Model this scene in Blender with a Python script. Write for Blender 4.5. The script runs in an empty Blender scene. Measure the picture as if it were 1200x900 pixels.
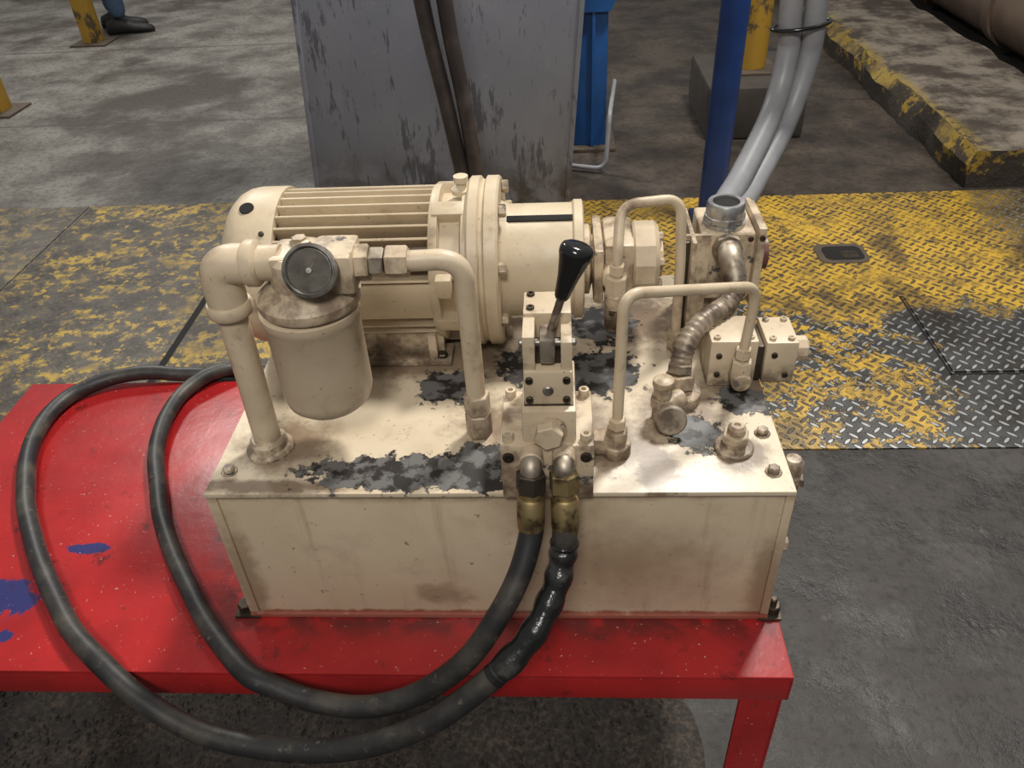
import bpy, bmesh, math, random, mathutils
from mathutils import Vector, Matrix, Quaternion
random.seed(7)
scene = bpy.context.scene
rad = math.radians

# ------------------------------------------------------------------ nodes
class NT:
    def __init__(s, name):
        s.m = bpy.data.materials.new(name); s.m.use_nodes = True
        s.t = s.m.node_tree; s.t.nodes.clear()
        s.out = s.t.nodes.new('ShaderNodeOutputMaterial')
        s.b = s.t.nodes.new('ShaderNodeBsdfPrincipled')
        s.t.links.new(s.b.outputs[0], s.out.inputs[0])
        s.co = s.t.nodes.new('ShaderNodeTexCoord').outputs['Object']
        s._xyz = None
    def set(s, sock, v):
        if v is None: return
        if isinstance(v, bpy.types.NodeSocket): s.t.links.new(v, sock)
        else:
            if isinstance(v, tuple) and len(v) == 3 and sock.type == 'RGBA': v = v + (1,)
            sock.default_value = v
    def noise(s, scale, detail=3, rough=.55, vec=None, dist=0.):
        n = s.t.nodes.new('ShaderNodeTexNoise')
        s.set(n.inputs['Vector'], vec or s.co); n.inputs['Scale'].default_value = scale
        n.inputs['Detail'].default_value = detail; n.inputs['Roughness'].default_value = rough
        n.inputs['Distortion'].default_value = dist
        return n.outputs['Fac']
    def scl(s, v, off=(0, 0, 0), rot=(0, 0, 0)):
        n = s.t.nodes.new('ShaderNodeMapping'); s.set(n.inputs['Vector'], s.co)
        n.inputs['Scale'].default_value = v; n.inputs['Location'].default_value = off; n.inputs['Rotation'].default_value = rot
        return n.outputs[0]
    def m_(s, op, a, b=None, c=None):
        n = s.t.nodes.new('ShaderNodeMath'); n.operation = op
        s.set(n.inputs[0], a)
        if b is not None: s.set(n.inputs[1], b)
        if c is not None: s.set(n.inputs[2], c)
        return n.outputs[0]
    def ss(s, v, a, b):
        n = s.t.nodes.new('ShaderNodeMapRange'); n.interpolation_type = 'SMOOTHSTEP'
        s.set(n.inputs['Value'], v)
        inv = a > b
        n.inputs['From Min'].default_value = min(a, b); n.inputs['From Max'].default_value = max(a, b)
        n.inputs['To Min'].default_value = 1. if inv else 0.; n.inputs['To Max'].default_value = 0. if inv else 1.
        return n.outputs[0]
    def mix(s, f, a, b):
        n = s.t.nodes.new('ShaderNodeMix'); n.data_type = 'RGBA'
        s.set(n.inputs['Factor'], f); s.set(n.inputs[6], a); s.set(n.inputs[7], b)
        return n.outputs[2]
    def mixf(s, f, a, b):
        n = s.t.nodes.new('ShaderNodeMix'); n.data_type = 'FLOAT'
        s.set(n.inputs['Factor'], f); s.set(n.inputs[2], a); s.set(n.inputs[3], b)
        return n.outputs[0]
    def xyz(s):
        if not s._xyz:
            n = s.t.nodes.new('ShaderNodeSeparateXYZ'); s.set(n.inputs[0], s.co); s._xyz = n.outputs
        return s._xyz
    def normal_z(s):
        g = s.t.nodes.new('ShaderNodeNewGeometry'); n = s.t.nodes.new('ShaderNodeSeparateXYZ')
        s.set(n.inputs[0], g.outputs['Normal']); return n.outputs[2]
    def mx(s, *a):
        r = a[0]
        for b in a[1:]: r = s.m_('MAXIMUM', r, b)
        return r
    def mul(s, a, b): return s.m_('MULTIPLY', a, b)
    def patch(s, cx, cy, rx, ry, nz, k=1.5, ax=(0, 1), soft=.12):
        X = s.xyz()
        dx = s.m_('DIVIDE', s.m_('SUBTRACT', X[ax[0]], cx), rx); dy = s.m_('DIVIDE', s.m_('SUBTRACT', X[ax[1]], cy), ry)
        d = s.m_('SQRT', s.m_('ADD', s.m_('MULTIPLY', dx, dx), s.m_('MULTIPLY', dy, dy)))
        d = s.m_('ADD', d, s.m_('MULTIPLY', s.m_('SUBTRACT', nz, .5), k))
        return s.ss(d, 1 + soft, 1 - soft)
    def bump(s, h, strength=.3, dist=.002, prev=None):
        n = s.t.nodes.new('ShaderNodeBump'); s.set(n.inputs['Height'], h)
        n.inputs['Strength'].default_value = strength; n.inputs['Distance'].default_value = dist
        if prev: s.set(n.inputs['Normal'], prev)
        return n.outputs[0]
    def fin(s, col, rough=.5, metal=0., normal=None, spec=.5):
        s.set(s.b.inputs['Base Color'], col); s.set(s.b.inputs['Roughness'], rough); s.set(s.b.inputs['Metallic'], metal)
        s.b.inputs['Specular IOR Level'].default_value = spec
        if normal: s.set(s.b.inputs['Normal'], normal)
        return s.m

LZ = .733
CREAM = (.60, .49, .345)
CREAM2 = (.47, .365, .245)
BROWN = (.12, .07, .042)
def paint(name, base=CREAM, base2=CREAM2, dirt=BROWN, dlo=.60, dhi=.78, chip=None, clo=.68, chi=.70, rough=.42, dscale=14, spots=True, low=.8):
    n = NT(name)
    c = n.mix(n.ss(n.noise(7, 4, .6), .35, .68), base, base2)
    dn = n.noise(dscale, 6, .65)
    c = n.mix(n.mul(n.ss(dn, dlo, dhi), .75), c, dirt)
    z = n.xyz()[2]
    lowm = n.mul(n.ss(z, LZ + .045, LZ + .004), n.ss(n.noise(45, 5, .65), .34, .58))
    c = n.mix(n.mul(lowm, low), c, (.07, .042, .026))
    if spots:
        c = n.mix(n.mul(n.ss(n.noise(130, 3, .6), .65, .74), .6), c, dirt)
    if chip:
        c = n.mix(n.ss(n.noise(26, 5, .6), clo, chi), c, chip)
    nrm = n.bump(n.noise(90, 3), .25, .0015)
    return n.fin(c, n.mixf(n.noise(20), rough - .08, rough + .15), 0., nrm)

M = {}
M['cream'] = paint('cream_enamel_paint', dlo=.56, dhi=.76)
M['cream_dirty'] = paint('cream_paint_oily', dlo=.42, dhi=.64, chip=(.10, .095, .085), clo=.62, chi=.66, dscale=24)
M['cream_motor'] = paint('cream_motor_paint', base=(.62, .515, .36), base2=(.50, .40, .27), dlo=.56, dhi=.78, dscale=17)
M['core_brown'] = paint('motor_core_brown', base=(.20, .14, .085), base2=(.12, .08, .05), dlo=.4, dhi=.6)  # dark brown tone for the core behind the fins
# lid with peeled patches
n = NT('cream_lid_paint_peeling')
nz = n.noise(34, 8, .70); nf = n.noise(7, 3, .6)
c = n.mix(n.ss(nf, .4, .75), (.64, .54, .395), (.54, .435, .30))
st = n.mx(n.patch(.075, .085, .06, .05, nz, 1.8, soft=.5), n.patch(.50, .085, .05, .05, nz, 2., soft=.5), n.patch(.59, .14, .06, .06, nz, 2., soft=.5),
          n.patch(.545, .04, .028, .05, nz, 2.4, soft=.3), n.patch(.41, .12, .10, .07, nz, 2., soft=.5), n.patch(.65, .06, .035, .03, nz, 2., soft=.4),
          n.patch(.26, .27, .17, .05, nz, 2., soft=.5), n.patch(.68, .21, .06, .05, nz, 2., soft=.5), n.patch(.53, .37, .09, .07, nz, 2.4, soft=.4), n.patch(.08, .01, .12, .012, nz, 2.4, soft=.4))
c = n.mix(n.mul(st, .82), c, n.mix(n.noise(25), (.075, .042, .025), (.20, .125, .07)))
c = n.mix(n.mul(n.ss(n.noise(110, 4, .65), .63, .71), .7), c, (.09, .055, .034))
c = n.mix(n.mul(n.ss(n.noise(11, 6, .7), .56, .74), .45), c, (.22, .145, .09))
pk = n.mx(n.patch(.245, .034, .13, .031, nz, 3.2, soft=.05), n.patch(.325, .045, .05, .042, nz, 2.8, soft=.05), n.patch(.175, .020, .06, .015, nz, 3., soft=.05), n.patch(.275, .205, .046, .038, nz, 3., soft=.05),
          n.patch(.475, .235, .068, .052, nz, 3., soft=.05), n.patch(.50, .36, .05, .05, nz, 3., soft=.05), n.patch(.675, .165, .038, .025, nz, 3., soft=.05), n.patch(.60, .10, .036, .036, nz, 3., soft=.05),
          n.patch(.40, .26, .06, .05, nz, 3., soft=.05), n.patch(.345, .01, .07, .008, nz, 2.8, soft=.05))
dk = n.noise(38, 5, .65)
c = n.mix(pk, c, n.mix(n.ss(dk, .45, .55), (.125, .12, .115), (.018, .015, .013)))
nr = n.bump(n.m_('SUBTRACT', n.mul(n.noise(80), .2), pk), .7, .002)
M['lid'] = n.fin(c, n.mixf(pk, .36, .5), 0, nr)
# tank walls
n = NT('cream_tank_wall_paint')
nz = n.noise(30, 5, .65)
c = n.mix(n.ss(n.noise(5, 3), .35, .75), (.60, .49, .345), (.52, .415, .28))
drip = n.noise(1, 5, .65, n.scl((30, 30, 2.5)))
c = n.mix(n.mul(n.ss(drip, .55, .72), .38), c, (.24, .155, .09))
st = n.mx(n.patch(.27, .535, .035, .02, nz, 2.2, ax=(0, 2), soft=.5), n.patch(.35, .724, .40, .010, nz, 2., ax=(0, 2), soft=.6), n.patch(.50, .60, .10, .06, nz, 1.5, ax=(0, 2), soft=.9),
          n.patch(.01, .58, .018, .10, nz, 2., ax=(0, 2), soft=.6), n.patch(.69, .56, .02, .09, nz, 2., ax=(0, 2), soft=.6), n.patch(.41, .70, .06, .06, nz, 1.5, ax=(0, 2), soft=.8))
c = n.mix(n.mul(st, .6), c, (.20, .12, .065))
c = n.mix(n.mul(n.ss(n.noise(75, 5, .7), .635, .70), .7), c, (.13, .078, .045))
c = n.mix(n.mul(n.ss(n.noise(9, 5, .65), .52, .72), .35), c, (.26, .17, .10))
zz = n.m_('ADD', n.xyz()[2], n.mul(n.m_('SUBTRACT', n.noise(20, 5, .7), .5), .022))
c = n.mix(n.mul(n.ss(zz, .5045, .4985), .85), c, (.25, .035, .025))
M['wall'] = n.fin(c, .38, 0, n.bump(n.noise(60), .15, .001))
# metals
def metal(name, col, rough=.35, dirt=.5, dcol=(.07, .05, .035)):
    n = NT(name)
    c = n.mix(n.mul(n.ss(n.noise(45, 4), .42, .66), dirt), col, dcol)
    return n.fin(c, n.mixf(n.noise(60), rough - .08, rough + .2), .85, n.bump(n.noise(150), .1, .0006))
M['steel'] = metal('dull_steel', (.36, .34, .31), .38, .6)
M['chrome'] = metal('bright_zinc', (.58, .58, .57), .24, .35)
M['oldmetal'] = metal('grimy_elbow_metal', (.44, .38, .30), .48, .75, (.10, .065, .045))
M['brass'] = metal('tarnished_brass', (.36, .27, .13), .45, .95, (.065, .042, .024))
M['darksteel'] = metal('oily_dark_steel', (.10, .08, .06), .45, .6, (.03, .022, .015))
def plain(name, col, rough=.5, var=.25, scale=25, spec=.5, metal=0.):
    n = NT(name)
    c = n.mix(n.noise(scale, 4), tuple(x * (1 - var) for x in col), tuple(min(1, x * (1 + var)) for x in col))
    return n.fin(c, rough, metal, n.bump(n.noise(scale * 4), .15, .001), spec)
M['black'] = plain('black_plastic', (.012, .012, .012), .18)
M['void'] = plain('dark_void', (.008, .007, .006), .9)
M['glass'] = plain('gauge_dial', (.10, .088, .072), .2, .8, 60)
M['redcap'] = plain('red_plastic_cap', (.13, .05, .04), .45, .4)
M['grey_conduit'] = plain('grey_pvc_conduit', (.25, .25, .26), .42, .25)
n = NT('dusty_rubber_hose')
c = n.mix(n.ss(n.noise(12, 5, .6), .42, .72), (.017, .0165, .017), (.07, .06, .047))
c = n.mix(n.ss(n.noise(60, 4, .6), .60, .75), c, (.12, .10, .075))
M['rubber'] = n.fin(c, .48, 0, n.bump(n.noise(140), .2, .001))
n = NT('brown_rubber_hose')
c = n.mix(n.ss(n.noise(8, 5, .6), .38, .7), (.036, .029, .028), (.085, .066, .059)); M['rubber_brown'] = n.fin(c, .42)
n = NT('shiny_black_tape')
c = n.mix(n.ss(n.noise(25, 4), .55, .75), (.012, .012, .012), (.07, .065, .06)); M['tape'] = n.fin(c, .25, 0, n.bump(n.noise(45, 4), .8, .004))
n = NT('flexible_metal_conduit')
c = n.mix(n.ss(n.noise(30, 4), .38, .64), (.36, .29, .21), (.11, .08, .06)); M['flex'] = n.fin(c, .45, .2, n.bump(n.noise(70), .3, .001))
# red table
n = NT('red_table_paint')
c = n.mix(n.ss(n.noise(5, 4, .6), .35, .7), (.40, .018, .018), (.28, .012, .013))
nz = n.noise(16, 6, .7)
bl = n.mx(n.patch(-.385, .03, .055, .034, nz, 3.4), n.patch(-.345, -.035, .016, .012, nz, 3.), n.patch(-.30, .125, .034, .009, nz, 3.4))
c = n.mix(n.mul(bl, .95), c, (.012, .03, .13))
c = n.mix(n.mul(n.ss(n.noise(24, 7, .72), .57, .71), .8), c, (.05, .012, .012))
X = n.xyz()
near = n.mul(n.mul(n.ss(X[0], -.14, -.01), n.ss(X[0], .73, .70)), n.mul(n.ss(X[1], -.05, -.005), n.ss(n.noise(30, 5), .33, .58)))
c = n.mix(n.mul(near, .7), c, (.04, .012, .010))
c = n.mix(n.ss(n.noise(160, 3, .6), .67, .74), c, (.50, .27, .23))
M['red'] = n.fin(c, n.mixf(n.noise(8, 4), .2, .44), 0, n.bump(n.noise(22, 5), .25, .003))
# slate panel
n = NT('worn_slate_paint')
st = n.noise(1, 6, .7, n.scl((34, 34, 7)))
sf = n.noise(1, 4, .7, n.scl((75, 75, 16)))
big = n.noise(2.2, 3)
c = n.mix(n.ss(big, .3, .7), (.185, .192, .228), (.235, .24, .272))
th = n.m_('ADD', st, n.mul(n.m_('SUBTRACT', big, .5), .6))
c = n.mix(n.mul(n.ss(th, .57, .63), .75), c, (.065, .067, .085))
c = n.mix(n.mul(n.ss(sf, .61, .68), .55), c, (.07, .07, .085))
c = n.mix(n.mul(n.ss(n.noise(16, 5, .7), .62, .70), .3), c, (.34, .34, .35))
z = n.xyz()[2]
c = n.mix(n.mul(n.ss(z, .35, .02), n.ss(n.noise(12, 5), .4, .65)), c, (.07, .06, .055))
M['slate'] = n.fin(c, .45, 0, n.bump(st, .1, .002))
M['blue'] = plain('blue_machine_paint', (.010, .07, .23), .4, .5, 8)
M['bluepole'] = plain('blue_pole_paint', (.015, .05, .20), .32, .4, 12)
n = NT('worn_yellow_paint')
c = n.mix(n.ss(n.noise(9, 5, .65), .54, .64), (.38, .22, .025), (.09, .06, .035)); M['yellow'] = n.fin(c, .5)
M['rust'] = plain('rusty_base_plate', (.08, .058, .04), .75, .5)
M['machine_brown'] = plain('dusty_brown_machine', (.12, .082, .058), .6, .6, 5)

# concrete floor
n = NT('stained_concrete_floor')
X = n.xyz(); big = n.noise(.9, 5, .6); med = n.noise(3.2, 7, .68); fine = n.noise(40, 5, .65); med2 = n.noise(7.5, 7, .75)
light = n.mix(n.ss(med, .36, .66), (.20, .188, .165), (.085, .073, .06))
light = n.mix(n.ss(big, .48, .60), light, (.050, .039, .030))
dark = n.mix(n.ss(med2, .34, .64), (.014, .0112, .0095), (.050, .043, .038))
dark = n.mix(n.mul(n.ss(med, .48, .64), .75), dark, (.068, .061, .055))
brown = n.mix(n.ss(med, .35, .66), (.078, .060, .044), (.024, .017, .013))
xx = n.m_('ADD', X[0], n.mul(n.m_('SUBTRACT', med, .5), 1.2))
rear = n.mix(n.ss(xx, -.8, .3), light, brown)
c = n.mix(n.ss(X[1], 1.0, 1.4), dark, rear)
c = n.mix(n.ss(X[0], 2.70, 2.78), c, (.012, .009, .007))  # shade of the trench past the curb, put into the flat floor colour
c = n.mix(n.mul(n.ss(fine, .47, .68), .55), c, (.012, .009, .008))
c = n.mix(n.mul(n.ss(n.noise(17, 6, .75), .62, .70), .5), c, (.12, .105, .088))
def liney(yc, w=.01): return n.ss(n.m_('ABSOLUTE', n.m_('SUBTRACT', X[1], yc)), w * 1.4, w * .6)
j = n.mx(liney(3.55, .012), liney(5.1, .012))
c = n.mix(n.mul(j, .55), c, (.03, .025, .02))
b = n.bump(med, .5, .02); b = n.bump(med2, .6, .012, b); b = n.bump(fine, .45, .004, b)
M['floor'] = n.fin(c, n.mixf(n.ss(med2, .3, .7), .42, .75), 0, b)
n = NT('oily_grit')
c = n.mix(n.ss(n.noise(90, 5, .7), .40, .68), (.015, .011, .008), (.072, .052, .036))
c = n.mix(n.mul(n.ss(n.noise(7, 4), .42, .62), .6), c, (.013, .010, .008))
M['grit'] = n.fin(c, .8, 0, n.bump(n.noise(120, 4), .5, .006))

# tread plate
def tread(name, left):
    n = NT(name); X = n.xyz(); cell = .044
    def lug(ox, oy, sgn):
        u = n.m_('SUBTRACT', n.m_('FRACT', n.m_('ADD', n.m_('DIVIDE', X[0], cell), ox)), .5)
        v = n.m_('SUBTRACT', n.m_('FRACT', n.m_('ADD', n.m_('DIVIDE', X[1], cell), oy)), .5)
        a = n.mul(n.m_('ADD', u, n.mul(v, sgn)), .7071)
        b2 = n.mul(n.m_('SUBTRACT', v, n.mul(u, sgn)), .7071)
        d = n.m_('ADD', n.m_('POWER', n.m_('ABSOLUTE', n.m_('DIVIDE', a, .36)), 2.), n.m_('POWER', n.m_('ABSOLUTE', n.m_('DIVIDE', b2, .11)), 2.))
        return n.ss(d, 1.3, .6)
    h = n.mx(lug(0, 0, 1.), lug(.5, .5, -1.))
    big = n.noise(2.6, 5, .65); med = n.noise(9, 6, .75); fl = n.noise(24, 6, .75)
    if left:
        base = n.mix(n.ss(med, .35, .65), (.042, .035, .028), (.115, .099, .078))
        f = n.m_('ADD', n.mul(fl, .5), n.m_('ADD', n.mul(med, .25), n.mul(big, .35)))
        gx = n.ss(X[0], -1.62, -1.5)
        ylw = n.mul(n.ss(f, .552, .588), n.mixf(gx, .4, .95))
        base = n.mix(n.mul(h, .16), base, (.16, .15, .13))
        c = n.mix(ylw, base, n.mix(n.ss(n.noise(20, 4), .4, .62), (.46, .30, .045), (.22, .155, .055)))
        c = n.mix(n.mul(n.ss(n.noise(1.6, 5, .6), .50, .64), .5), c, (.055, .043, .033))
        met = 0.; rg = .62; hs = .25
    else:
        steel = n.mix(h, n.mix(n.ss(med, .3, .7), (.085, .085, .085), (.038, .033, .028)), (.34, .34, .335))
        yel = n.mix(n.ss(med, .42, .64), (.55, .335, .035), (.28, .175, .038))
        yel = n.mix(n.mul(h, n.ss(n.noise(5, 4), .34, .52)), yel, (.085, .062, .038))
        yel = n.mix(n.ss(fl, .55, .63), yel, (.065, .047, .032))
        nb = n.mul(n.m_('SUBTRACT', big, .5), .7)
        yA = n.ss(n.m_('ADD', n.m_('ADD', X[1], nb), n.mul(n.m_('SUBTRACT', med, .5), .35)), 1.48, 1.55)
        xb = n.ss(n.m_('ADD', X[0], n.mul(n.m_('SUBTRACT', n.noise(6, 4, .7), .5), 1.4)), 1.48, 1.42)
        mask = n.mx(yA, n.mul(xb, n.ss(n.m_('ADD', n.mul(n.noise(7, 5, .7), .6), n.mul(fl, .4)), .48, .51)))
        xr = n.ss(n.m_('ADD', X[0], nb), 2.25, 2.0)
        mask = n.mul(mask, n.mixf(xr, .25, 1.))
        mask = n.mx(mask, n.mul(n.ss(fl, .60, .64), .9))
        c = n.mix(mask, steel, yel)
        brown = n.mul(n.ss(n.noise(3.5, 6, .65), .53, .65), .75)
        c = n.mix(brown, c, (.040, .029, .021))
        met = n.mul(n.m_('SUBTRACT', 1., mask), .55); rg = .42; hs = 1.
    return n.fin(c, rg, met, n.bump(h, hs, .005))
M['tread'] = tread('yellow_worn_tread_plate', False)
M['treadL'] = tread('faded_yellow_floor_plate', True)
n = NT('curb_concrete'); nzc = n.noise(10, 6, .75); nz2 = n.normal_z(); tX = n.xyz()
top = n.mix(n.ss(n.noise(5, 7, .7), .36, .60), (.24, .20, .155), (.052, .037, .026))
side = n.mix(n.ss(n.m_('ADD', n.mul(nzc, .8), n.mul(tX[2], .9)), .50, .56), (.040, .030, .022), (.33, .215, .028))
top = n.mix(n.mul(n.ss(tX[0], 2.16, 2.07), n.ss(nzc, .54, .48)), top, (.31, .21, .035))
M['curb'] = n.fin(n.mix(n.ss(nz2, .5, .8), side, top), .8, 0, n.bump(n.noise(14, 7, .7), .9, .03))
M['block'] = plain('dark_concrete_block', (.045, .037, .03), .8, .6, 9)

# ------------------------------------------------------------------ geometry
def link(o, parent=None):
    scene.collection.objects.link(o)
    if parent:
        o.parent = parent; o.matrix_parent_inverse = parent.matrix_basis.inverted()
    return o
def empty(name, loc=(0, 0, 0)):
    e = bpy.data.objects.new(name, None); e.location = loc; e.empty_display_size = .05
    scene.collection.objects.link(e); return e
def done(name, bm, mat, parent=None, ang=35, M4=None):
    me = bpy.data.meshes.new(name)
    if M4 is not None: bmesh.ops.transform(bm, matrix=M4, verts=bm.verts)
    bmesh.ops.recalc_face_normals(bm, faces=bm.faces)
    bm.to_mesh(me); bm.free()
    for p in me.polygons: p.use_smooth = True
    me.set_sharp_from_angle(angle=rad(ang))
    me.materials.append(mat)
    return link(bpy.data.objects.new(name, me), parent)
def merge(bm, b):
    me = bpy.data.meshes.new('t'); b.to_mesh(me); b.free(); bm.from_mesh(me); bpy.data.meshes.remove(me)
def bm_box(bm, x0, x1, y0, y1, z0, z1, bev=.002, seg=2, M4=None):
    b = bmesh.new(); bmesh.ops.create_cube(b, size=1)
    bmesh.ops.transform(b, matrix=Matrix.Translation(((x0 + x1) / 2, (y0 + y1) / 2, (z0 + z1) / 2)) @ Matrix.Diagonal((x1 - x0, y1 - y0, z1 - z0, 1)), verts=b.verts)
    if bev: bmesh.ops.bevel(b, geom=b.edges[:], offset=bev, segments=seg, affect='EDGES', profile=.6)
    if M4 is not None: bmesh.ops.transform(b, matrix=M4, verts=b.verts)
    merge(bm, b)
def box(name, par, x0, x1, y0, y1, z0, z1, mat, bev=.002, rot=None):
    bm = bmesh.new(); bm_box(bm, x0, x1, y0, y1, z0, z1, bev)
    if rot:
        c = Vector(((x0 + x1) / 2, (y0 + y1) / 2, (z0 + z1) / 2))
        bmesh.ops.transform(bm, matrix=Matrix.Translation(c) @ Matrix.Rotation(rad(rot[1]), 4, rot[0]) @ Matrix.Translation(-c), verts=bm.verts)
    return done(name, bm, mat, par, 40)
def frame(d):
    d = Vector(d).normalized(); a = Vector((0, 0, 1)) if abs(d.z) < .9 else Vector((0, 1, 0))
    u = a.cross(d).normalized(); return u, d.cross(u), d
def bm_lathe(bm, o, d, prof, seg=32, phase=0.):
    o = Vector(o); u, v, w = frame(d); rings = []
    for r, t in prof:
        if r <= 1e-6: rings.append([bm.verts.new(o + w * t)])
        else: rings.append([bm.verts.new(o + w * t + (u * math.cos(2 * math.pi * i / seg + phase) + v * math.sin(2 * math.pi * i / seg + phase)) * r) for i in range(seg)])
    for A, B in zip(rings, rings[1:]):
        for i in range(seg):
            j = (i + 1) % seg
            if len(A) == 1 and len(B) == 1: continue
            if len(A) == 1: bm.faces.new((A[0], B[i], B[j]))
            elif len(B) == 1: bm.faces.new((A[i], A[j], B[0]))
            else: bm.faces.new((A[i], A[j], B[j], B[i]))
def lathe(name, par, o, d, prof, mat, seg=32, ang=35, phase=0., M4=None):
    bm = bmesh.new(); bm_lathe(bm, o, d, prof, seg, phase); return done(name, bm, mat, par, ang, M4)
def cprof(r, L, b=.0015):
    b = min(b, r * .4, L * .4); return [(0, 0), (r - b, 0), (r, b), (r, L - b), (r - b, L), (0, L)]
def cyl(name, par, p0, p1, r, mat, seg=32, b=.0015):
    p0 = Vector(p0); p1 = Vector(p1)
    return lathe(name, par, p0, p1 - p0, cprof(r, (p1 - p0).length, b), mat, seg)
def hexn(name, par, p0, p1, r, mat, ph=.3):
    p0 = Vector(p0); p1 = Vector(p1)
    return lathe(name, par, p0, p1 - p0, cprof(r, (p1 - p0).length, .0015), mat, 6, 25, ph)
def screws(name, par, pts, d, r, h, mat, seg=16, sock=True):
    bm = bmesh.new()
    for p in pts:
        pr = [(0, 0), (r, 0), (r, h * .85), (r * .88, h)]
        pr += [(r * .5, h), (r * .45, h * .4), (0, h * .4)] if sock else [(0, h)]
        bm_lathe(bm, p, d, pr, seg)
    return done(name, bm, mat, par)
def catmull(pts, n=10):
    P = [Vector(p) for p in pts]; P = [P[0] * 2 - P[1]] + P + [P[-1] * 2 - P[-2]]; out = []
    for i in range(1, len(P) - 2):
        for k in range(n):
            t = k / n
            out.append(.5 * ((2 * P[i]) + (P[i + 1] - P[i - 1]) * t + (2 * P[i - 1] - 5 * P[i] + 4 * P[i + 1] - P[i + 2]) * t * t + (3 * P[i] - P[i - 1] - 3 * P[i + 1] + P[i + 2]) * t ** 3))
    out.append(P[-2]); return out
def fillet(pts, r, n=8):
    P = [Vector(p) for p in pts]; out = [P[0]]
    for a, b, c in zip(P, P[1:], P[2:]):
        d1 = (a - b); d2 = (c - b); rr = min(r, d1.length * .49, d2.length * .49)
        s = b + d1.normalized() * rr; e = b + d2.normalized() * rr
        for k in range(n + 1):
            t = k / n; out.append((1 - t) ** 2 * s + 2 * t * (1 - t) * b + t * t * e)
    out.append(P[-1]); return out
def bm_sweep(bm, path, r, seg=16, cap=True, rf=None):
    tang = []
    for i in range(len(path)):
        a = path[max(0, i - 1)]; b = path[min(len(path) - 1, i + 1)]; tang.append((b - a).normalized())
    u, v, w = frame(tang[0]); rings = []
    for i, p in enumerate(path):
        if i:
            q = tang[i - 1].rotation_difference(tang[i]); u = (q @ u); u = (u - tang[i] * u.dot(tang[i])).normalized()
        v = tang[i].cross(u); rr = rf(i / (len(path) - 1)) if rf else r
        rings.append([bm.verts.new(p + (u * math.cos(2 * math.pi * k / seg) + v * math.sin(2 * math.pi * k / seg)) * rr) for k in range(seg)])
    for A, B in zip(rings, rings[1:]):
        for k in range(seg): bm.faces.new((A[k], A[(k + 1) % seg], B[(k + 1) % seg], B[k]))
    if cap: bm.faces.new(rings[0][::-1]); bm.faces.new(rings[-1])
def sweep(name, par, path, r, mat, seg=16, rf=None):
    bm = bmesh.new(); bm_sweep(bm, path, r, seg, True, rf); return done(name, bm, mat, par, 50)
def prism(name, par, pts, z0, z1, mat):
    bm = bmesh.new(); a = [bm.verts.new((x, y, z0)) for x, y in pts]; b = [bm.verts.new((x, y, z1)) for x, y in pts]
    bm.faces.new(a[::-1]); bm.faces.new(b)
    for i in range(len(pts)): bm.faces.new((a[i], a[(i + 1) % len(pts)], b[(i + 1) % len(pts)], b[i]))
    return done(name, bm, mat, par)
def rrect(cx, cy, w, h, r, n=6):
    out = []
    for sx, sy, a0 in ((1, 1, 0), (-1, 1, 90), (-1, -1, 180), (1, -1, 270)):
        for k in range(n + 1):
            a = rad(a0 + 90 * k / n); out.append((cx + sx * (w / 2 - r) + r * math.cos(a), cy + sy * (h / 2 - r) + r * math.sin(a)))
    return out

# ------------------------------------------------------------------ ground
bm = bmesh.new(); bmesh.ops.create_grid(bm, x_segments=4, y_segments=4, size=14)
bmesh.ops.translate(bm, vec=(0, 4, 0), verts=bm.verts)
done('floor', bm, M['floor'])
bm = bmesh.new(); bm_box(bm, .40, 4.6, .876, 2.40, -.01, .005, .001)
done('tread_plate_floor_cover', bm, M['tread'])
bm = bmesh.new()
for a, b2 in ((-5.5, -3.1), (-3.093, -1.60), (-1.588, -.812), (-.788, .396)):
    bm_box(bm, a, b2, .60 if b2 < -.7 else .876, 2.47, -.01, .005, .001)
done('painted_floor_plate', bm, M['treadL'])
box('floor_gap_dark_strip', None, -.812, -.788, .60, 2.0, 0, .004, M['void'], 0)  # dark strip laid in for the shade of the open gap between plates
# inner access plate on the right
e = empty('floor_access_cover', (1.9, 1.4, 0))
box('cover_plate', e, 1.54, 2.35, 1.19, 1.595, .005, .011, M['tread'], .001)
bm = bmesh.new()
for a in ((1.530, 1.536, 1.18, 1.604), (1.53, 2.36, 1.18, 1.186), (1.53, 2.36, 1.598, 1.604)): bm_box(bm, a[0], a[1], a[2], a[3], .003, .0065, .0005)
done('cover_gap', bm, M['void'], e)
# drain slot (rounded rectangle with steel lip)
e = empty('floor_drain_slot', (1.43, 1.9, 0))
prism('slot_rim', e, rrect(1.43, 1.90, .175, .140, .035), .003, .0075, M['rust'])
prism('slot_opening', e, rrect(1.435, 1.90, .135, .098, .025), .004, .0088, M['void'])
prism('slot_tongue', e, rrect(1.455, 1.888, .055, .05, .010), .0085, .0100, M['darksteel'])

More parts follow.
